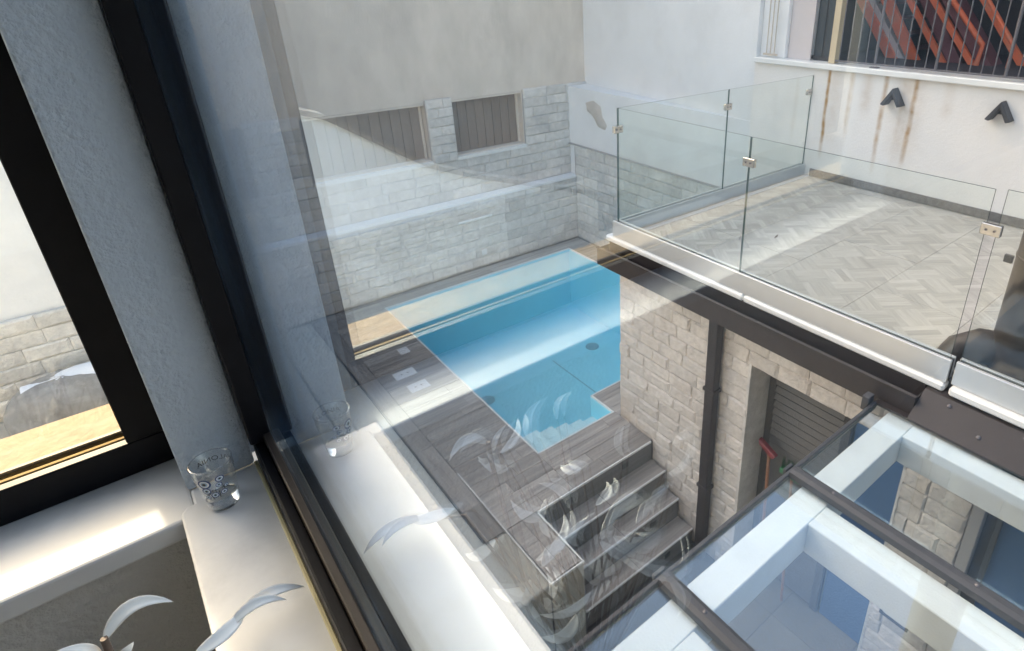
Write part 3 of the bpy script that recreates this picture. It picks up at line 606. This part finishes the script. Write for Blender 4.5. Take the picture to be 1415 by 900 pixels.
for x in (1.17, 2.02): box('end_clip', x - .03, x + .03, 1.129, 1.146, -2.12, -2.075, 'lamp_dark', cn, .003)
box('corner_bracket', 2.74, 2.80, 1.129, 1.17, -2.13, -2.04, 'lamp_dark', cn, .004)
MB().box(.30, 2.815, .905, 1.045, -2.29, -2.118).build('beam', 'beam_white', cn, .004)
for (a, c2) in ((.98, 1.12), (1.84, 1.985), (2.685, 2.815)): MB().box(a, c2, -2.0, .904, -2.29, -2.119).build('beam', 'beam_white', cn, .004)

# wall lamp under the canopy
t = thing('bulkhead_lamp', (3.1, .82, -3.8), 'rectangular dark framed wall lamp on the stone pier under the glass canopy', 'wall lamp')
b = MB(); b.box(3.06, 3.10, .72, .735, -3.84, -3.72); b.box(3.06, 3.10, .895, .91, -3.84, -3.72); b.box(3.06, 3.10, .735, .895, -3.84, -3.825); b.box(3.06, 3.10, .735, .895, -3.735, -3.72); b.build('frame', 'lamp_dark', t)
box('diffuser', 3.068, 3.10, .736, .894, -3.824, -3.736, 'trim_white', t)
# brooms
t = thing('red_dustpan', (3.25, 1.98, -4.75), 'red long handled dustpan standing upside down in the doorway', 'dustpan')
MB().tube([(3.22, 1.93, -4.74), (3.27, 2.02, -3.36)], .013, 8).build('handle', 'wood_handle', t)
b = MB(); b.prism([(1.97, -3.36), (2.10, -3.29), (2.11, -3.24), (1.94, -3.32)], 'x', 3.23, 3.28); b.build('pan', 'red_plastic', t, .008)
t = thing('green_broom', (3.28, 1.8, -4.75), 'green bristled broom standing upside down beside the red dustpan', 'broom')
MB().tube([(3.26, 1.72, -4.74), (3.27, 1.80, -3.42)], .012, 8).build('handle', 'wood_handle', t)
box('head', 3.24, 3.30, 1.72, 1.90, -3.44, -3.39, 'green_bristle', t, .008)
b = MB()
for i in range(90):
    x = random.uniform(3.245, 3.295); y = random.uniform(1.725, 1.895); b.add([(x - .003, y, -3.40), (x + .003, y, -3.40), (x + random.uniform(-.02, .02), y + random.uniform(-.02, .02), -3.27)], [(0, 1, 2)])
o = b.build('bristles', 'green_bristle', t); o['kind'] = 'stuff'

# ================================================================== OUR OWN HOUSE: the corner of the room with two windows
hs = thing('house', (-3, -1, -4.75), 'corner room with marble sills, rough white corner column and black window frames', 'house')
SZ = -.60
b = MB(); b.box(-6.6, .10, .80, .86, -5.3, -.63); b.box(.045, .10, -3.6, .80, -5.3, -.63); b.build('outer_wall', 'olive', hs)
b = MB(); b.box(-6.2, -.03, .785, .799, -1.6, -.628); b.build('parapet', 'room_wall', hs, 0)
b = MB(); b.box(-.030, .044, -3.4, .784, -1.6, -.628); b.build('parapet', 'room_wall', hs, 0)
box('room_floor', -6.4, .04, -3.5, .79, -1.7, -1.6, 'room_wall', hs, 0); box('ceiling', -6.6, .30, -3.7, .96, 1.15, 1.45, 'room_paint', hs, 0)
box('back_wall', -6.4, .05, -3.6, -3.5, -1.6, 1.149, 'room_paint', hs, 0); box('side_wall', -6.5, -6.4, -3.5, .95, -1.6, 1.149, 'room_paint', hs, 0)
b = MB(); b.prism([(-.0426, .816), (.036, .816), (.036, .84), (.11, .84), (.11, .955), (-.0426, .955)], 'z', -.60, 1.149); b.build('corner_column', 'room_paint', hs, .004, 2)
MB().box(-6.2, -.0405, .766, .93, -.630, SZ - .001).build('marble_sill', 'marble', hs, .004, 2)
b = MB(); b.prism([(-.050, -3.4), (-.056, -3.394), (-.056, .776), (-.048, .786), (-.0406, .786), (-.0406, .8155), (.040, .8155), (.040, -3.4)], 'z', -.628, SZ + .002); b.build('marble_sill', 'marble', hs, .003, 2)
box('outer_sill', .0855, .20, -3.4, .81, -.645, -.610, 'trim_white', hs, .004)
box('outer_ledge', -6.4, -.02, .941, 1.125, -.650, -.602, 'travertine', hs, .006)
# big window (plane x)
w1 = thing_w = MB().box(.0395, .052, -3.4, .815, SZ + .0025, SZ + .046).build('window', 'black_frame', hs, .002)
MB().box(.052, .0615, -3.4, .815, SZ + .0025, SZ + .058).build('bead', 'bead', w1, .0015)
MB().box(.0686, .085, -3.4, .815, SZ - .005, SZ + .058).build('outer_frame', 'black_frame', w1, .002)
MB().box(.0362, .0615, .790, .8158, SZ + .0465, 1.149).build('stile', 'black_frame', w1, .002)
MB().box(.0686, .085, .790, .839, SZ + .0585, 1.149).build('stile', 'black_frame', w1, .002)
MB().box(.0345, .0393, -3.4, .814, SZ + .0022, SZ + .0065).build('seal', 'seal', w1, .001)
MB().box(.0621, .0681, -3.4, .839, SZ + .003, 1.149).build('pane', 'pane', w1)
box('front_wall', -6.39, -1.601, .80, .95, -.5995, 1.149, 'room_paint', hs, .003)
# left window (plane y)
w2 = MB().box(-1.6, -.0428, .90, .915, SZ, SZ + .049).build('window', 'black_frame', hs, .0015)
MB().box(-.0868, -.0428, .90, .960, SZ + .0492, 1.149).build('stile', 'black_frame', w2, .0015)
MB().box(-1.6, -.0873, .916, .922, SZ + .002, SZ + .0500).build('spacer', 'gold_strip', w2, .0005)
MB().box(-1.6, -.0873, .930, .940, SZ - .001, SZ + .0530).build('outer_rail', 'black_frame', w2, .002)
MB().box(-1.6, -.0873, .9225, .9285, SZ + .003, 1.149).build('pane', 'clear', w2)

# ------------------------------------------------------------------ shot glass
gx, gy = -.0095, .7625; gz = SZ + .0023
sg = thing('shot_glass', (gx, gy, gz), 'small shot glass printed with blue eye motifs standing on the marble sill corner', 'glass')
HG = .068
gm = bpy.data.materials.new('shot_glass'); gm.use_nodes = True; p = gm.node_tree.nodes['Principled BSDF']
p.inputs['Transmission Weight'].default_value = 1; p.inputs['Roughness'].default_value = 0; p.inputs['IOR'].default_value = 1.46; M['shot_glass'] = gm
def rad(z): return .0178 + (.0235 - .0178) * (z / HG)
b = MB(); b.lathe([(0, .0), (.0165, .0), (.0178, .0012), (rad(.03), .03), (rad(HG) - .0004, HG - .0008), (rad(HG) - .001, HG), (rad(HG) - .0018, HG - .0008), (rad(.03) - .0022, .03), (rad(.019) - .003, .019), (.011, .0165), (0, .016)], (gx, gy, gz), 56)
b.build('cup', 'cup_glass', sg)
MB().lathe([(0, .0004), (.0162, .0004), (.0170, .0014), (.0180, .0130), (.0150, .0152), (0, .0148)], (gx, gy, gz), 56).build('base', 'shot_glass', sg)
tr_ = [(rad(HG) - .0009 + .0008 * math.cos(a_ * math.pi / 4), HG - .0002 + .0008 * math.sin(a_ * math.pi / 4)) for a_ in range(9)]
MB().lathe(tr_, (gx, gy, gz), 56).build('rim', 'shot_glass', sg)
def on_glass(pts2, faces, name, mt, ang, z0, off=.00025, sx=1.):
    vs = []
    for (u, v) in pts2:
        z = z0 + v; R_ = rad(z) + off; a = ang + sx * u / rad(.04); vs.append((gx + R_ * math.cos(a), gy + R_ * math.sin(a), gz + z))
    return MB().add(vs, faces).build(name, mt, sg, fix=False)
def ring(u, v, r0, r1, n=20):
    ps = [(u + r * math.cos(2 * math.pi * k / n), v + r * math.sin(2 * math.pi * k / n)) for r in (r0, r1) for k in range(n)]
    return ps, [(k, (k + 1) % n, n + (k + 1) % n, n + k) for k in range(n)]
FA = math.radians(-104)
def eye(u, v, s):
    for r0, r1, mt, off in ((.0, .3, 'print_black', .0006), (.3, .55, 'print_pale', .0004), (.55, .8, 'print_white', .0004), (.8, 1.08, 'print_blue', .0004)):
        ps, fs = ring(u, v, r0 * s, r1 * s); on_glass(ps, fs, 'printed_eye', mt, FA, .0, off)
for (u, v, s) in ((-.0085, .0505, .0066), (.0080, .054, .0042), (.0055, .0455, .0032), (-.0090, .039, .0046), (-.0015, .031, .0040), (.0085, .032, .0034), (-.0100, .0285, .0028), (.0125, .040, .0022)): eye(u, v, s)
for (u0, v0, u1, v1) in ((-.003, .040, -.001, .030), (.001, .042, .000, .030), (.0085, .045, .0105, .033), (-.006, .032, -.004, .024), (.0040, .036, .003, .025)):
    ps = [(u0 - .0004, v0), (u0 + .0004, v0), (u1 + .0004, v1), (u1 - .0004, v1)]; on_glass(ps, [(0, 1, 2, 3)], 'printed_line', 'print_black', FA, 0)
cu = bpy.data.curves.new('lettering', 'FONT'); cu.body = 'KEFALONIA'; cu.size = .0095; cu.align_x = 'CENTER'; cu.resolution_u = 3
to = bpy.data.objects.new('lettering', cu); C.objects.link(to); bpy.context.view_layer.update()
me = to.to_mesh(); pts = [(v.co.x, v.co.y) for v in me.vertices]; fcs = [tuple(p.vertices) for p in me.polygons]; to.to_mesh_clear(); bpy.data.objects.remove(to)
on_glass(pts, fcs, 'lettering', 'print_black', math.radians(62), .051)

# ------------------------------------------------------------------ white leaf arrangement
pl = thing('artificial_plant', (-.22, .48, -1.6), 'artificial branch arrangement with curved white leaves leaning over the marble sill', 'plant')
def leaf(p0, p1, w, bend, name='leaf', mt='leaf_white', n=10):
    p0 = Vector(p0); p1 = Vector(p1); d = p1 - p0; l = d.length; side = d.cross(Vector((.30, -.5, .8))).normalized(); up = side.cross(d).normalized()
    rows = []; 
    for i in range(n + 1):
        t = i / n; c = p0 + d * t + side * (bend * l * 4 * t * (1 - t)) + up * (.14 * l * math.sin(math.pi * t))
        hw = w * .40 * (math.sin(math.pi * t ** .8) ** .85) + .0007 * (1 - t)
        tg = (d + side * (bend * l * 4 * (1 - 2 * t))).normalized(); sd_ = tg.cross(up).normalized()
        rows.append([c - sd_ * hw + up * hw * .35, c - sd_ * hw * .5 + up * hw * .05, c, c + sd_ * hw * .5 + up * hw * .05, c + sd_ * hw + up * hw * .35])
    vs = [v for r_ in rows for v in r_]; k = len(vs); vs += [v - up * .0016 for v in vs]
    fs = [(i * 5 + j, i * 5 + j + 1, (i + 1) * 5 + j + 1, (i + 1) * 5 + j) for i in range(n) for j in range(4)]
    fs += [tuple(k + q for q in f[::-1]) for f in fs]
    for i in range(n): fs += [(i * 5, (i + 1) * 5, k + (i + 1) * 5, k + i * 5), (i * 5 + 4, k + i * 5 + 4, k + (i + 1) * 5 + 4, (i + 1) * 5 + 4)]
    return MB().add(vs, fs, 0, True).build(name, mt, pl)
LV = [((-.147, .550, -.540), (-.187, .570, -.518), .012), ((-.189, .540, -.541), (-.219, .560, -.499), .014),
      ((-.229, .540, -.525), (-.258, .560, -.510), .009), ((-.163, .560, -.580), (-.130, .580, -.556), .014),
      ((-.207, .490, -.629), (-.179, .515, -.586), .014), ((-.181, .510, -.638), (-.147, .535, -.609), .016), ((-.220, .450, -.601), (-.259, .475, -.605), .014),
      ((-.226, .450, -.665), (-.346, .475, -.718), .020), ((-.309, .430, -.711), (-.257, .455, -.687), .026), ((-.233, .430, -.681), (-.389, .455, -.788), .024),
      ((-.252, .450, -.751), (-.211, .475, -.748), .030), ((-.148, .510, -.752), (-.106, .535, -.741), .021), ((-.117, .530, -.652), (-.084, .555, -.676), .018),
      ((-.150, .490, -.681), (-.214, .515, -.660), .018), ((-.183, .490, -.801), (-.150, .515, -.830), .026), ((-.190, .470, -.672), (-.260, .495, -.775), .020),
      ((-.215, .470, -.551), (-.200, .495, -.554), .015), ((-.273, .430, -.655), (-.332, .455, -.689), .016)]
r = random.Random(9)
for i in range(22):
    c_ = Vector((r.uniform(-.40, -.11), r.uniform(.43, .55), r.uniform(-.84, -.60))); d_ = Vector((r.uniform(-1, 1), r.uniform(-.3, .3), r.uniform(-.6, .8))).normalized() * r.uniform(.04, .075)
    LV.append((tuple(c_), tuple(c_ + d_), r.uniform(.011, .019)))
r = random.Random(3)
hub = Vector((-.22, .47, -1.0))
for i, (a, c2, w_) in enumerate(LV):
    leaf(a, c2, w_, r.choice((-1, 1)) * r.uniform(.12, .26))
    a = Vector(a); MB().tube([hub, hub.lerp(a, .5) + Vector((r.uniform(-.03, .03), r.uniform(-.02, .02), .02)), a], [.0035, .0022, .0014], 6).build('stem', 'stem_brown', pl)
# the sprig lying over the sill
leaf((-.030, .560, -.578), (.031, .556, -.585), .013, -.10); leaf((-.040, .545, -.572), (.012, .548, -.580), .012, -.16); leaf((-.07, .53, -.565), (-.022, .562, -.575), .016, .1)
MB().tube([hub, (-.14, .50, -.75), (-.08, .525, -.58), (-.028, .558, -.579)], [.0035, .003, .002, .0015], 6).build('stem', 'stem_brown', pl)
leaf((-.109, .498, -.468), (-.062, .5, -.466), .013, -.26); leaf((-.114, .499, -.482), (-.134, .5, -.456), .007, .08)
MB().tube([hub, (-.13, .49, -.7), (-.110, .498, -.50), (-.108, .498, -.465)], [.0035, .003, .0028, .0026], 8).build('stem', 'stem_brown', pl); leaf((-.106, .499, -.492), (-.095, .5, -.485), .008, .1)
MB().lathe([(0, 0), (.07, 0), (.085, .05), (.10, .30), (.075, .52), (.055, .60), (.065, .62), (.055, .615), (.045, .59)], (-.22, .47, -1.6), 32).build('vase', 'vase', pl)
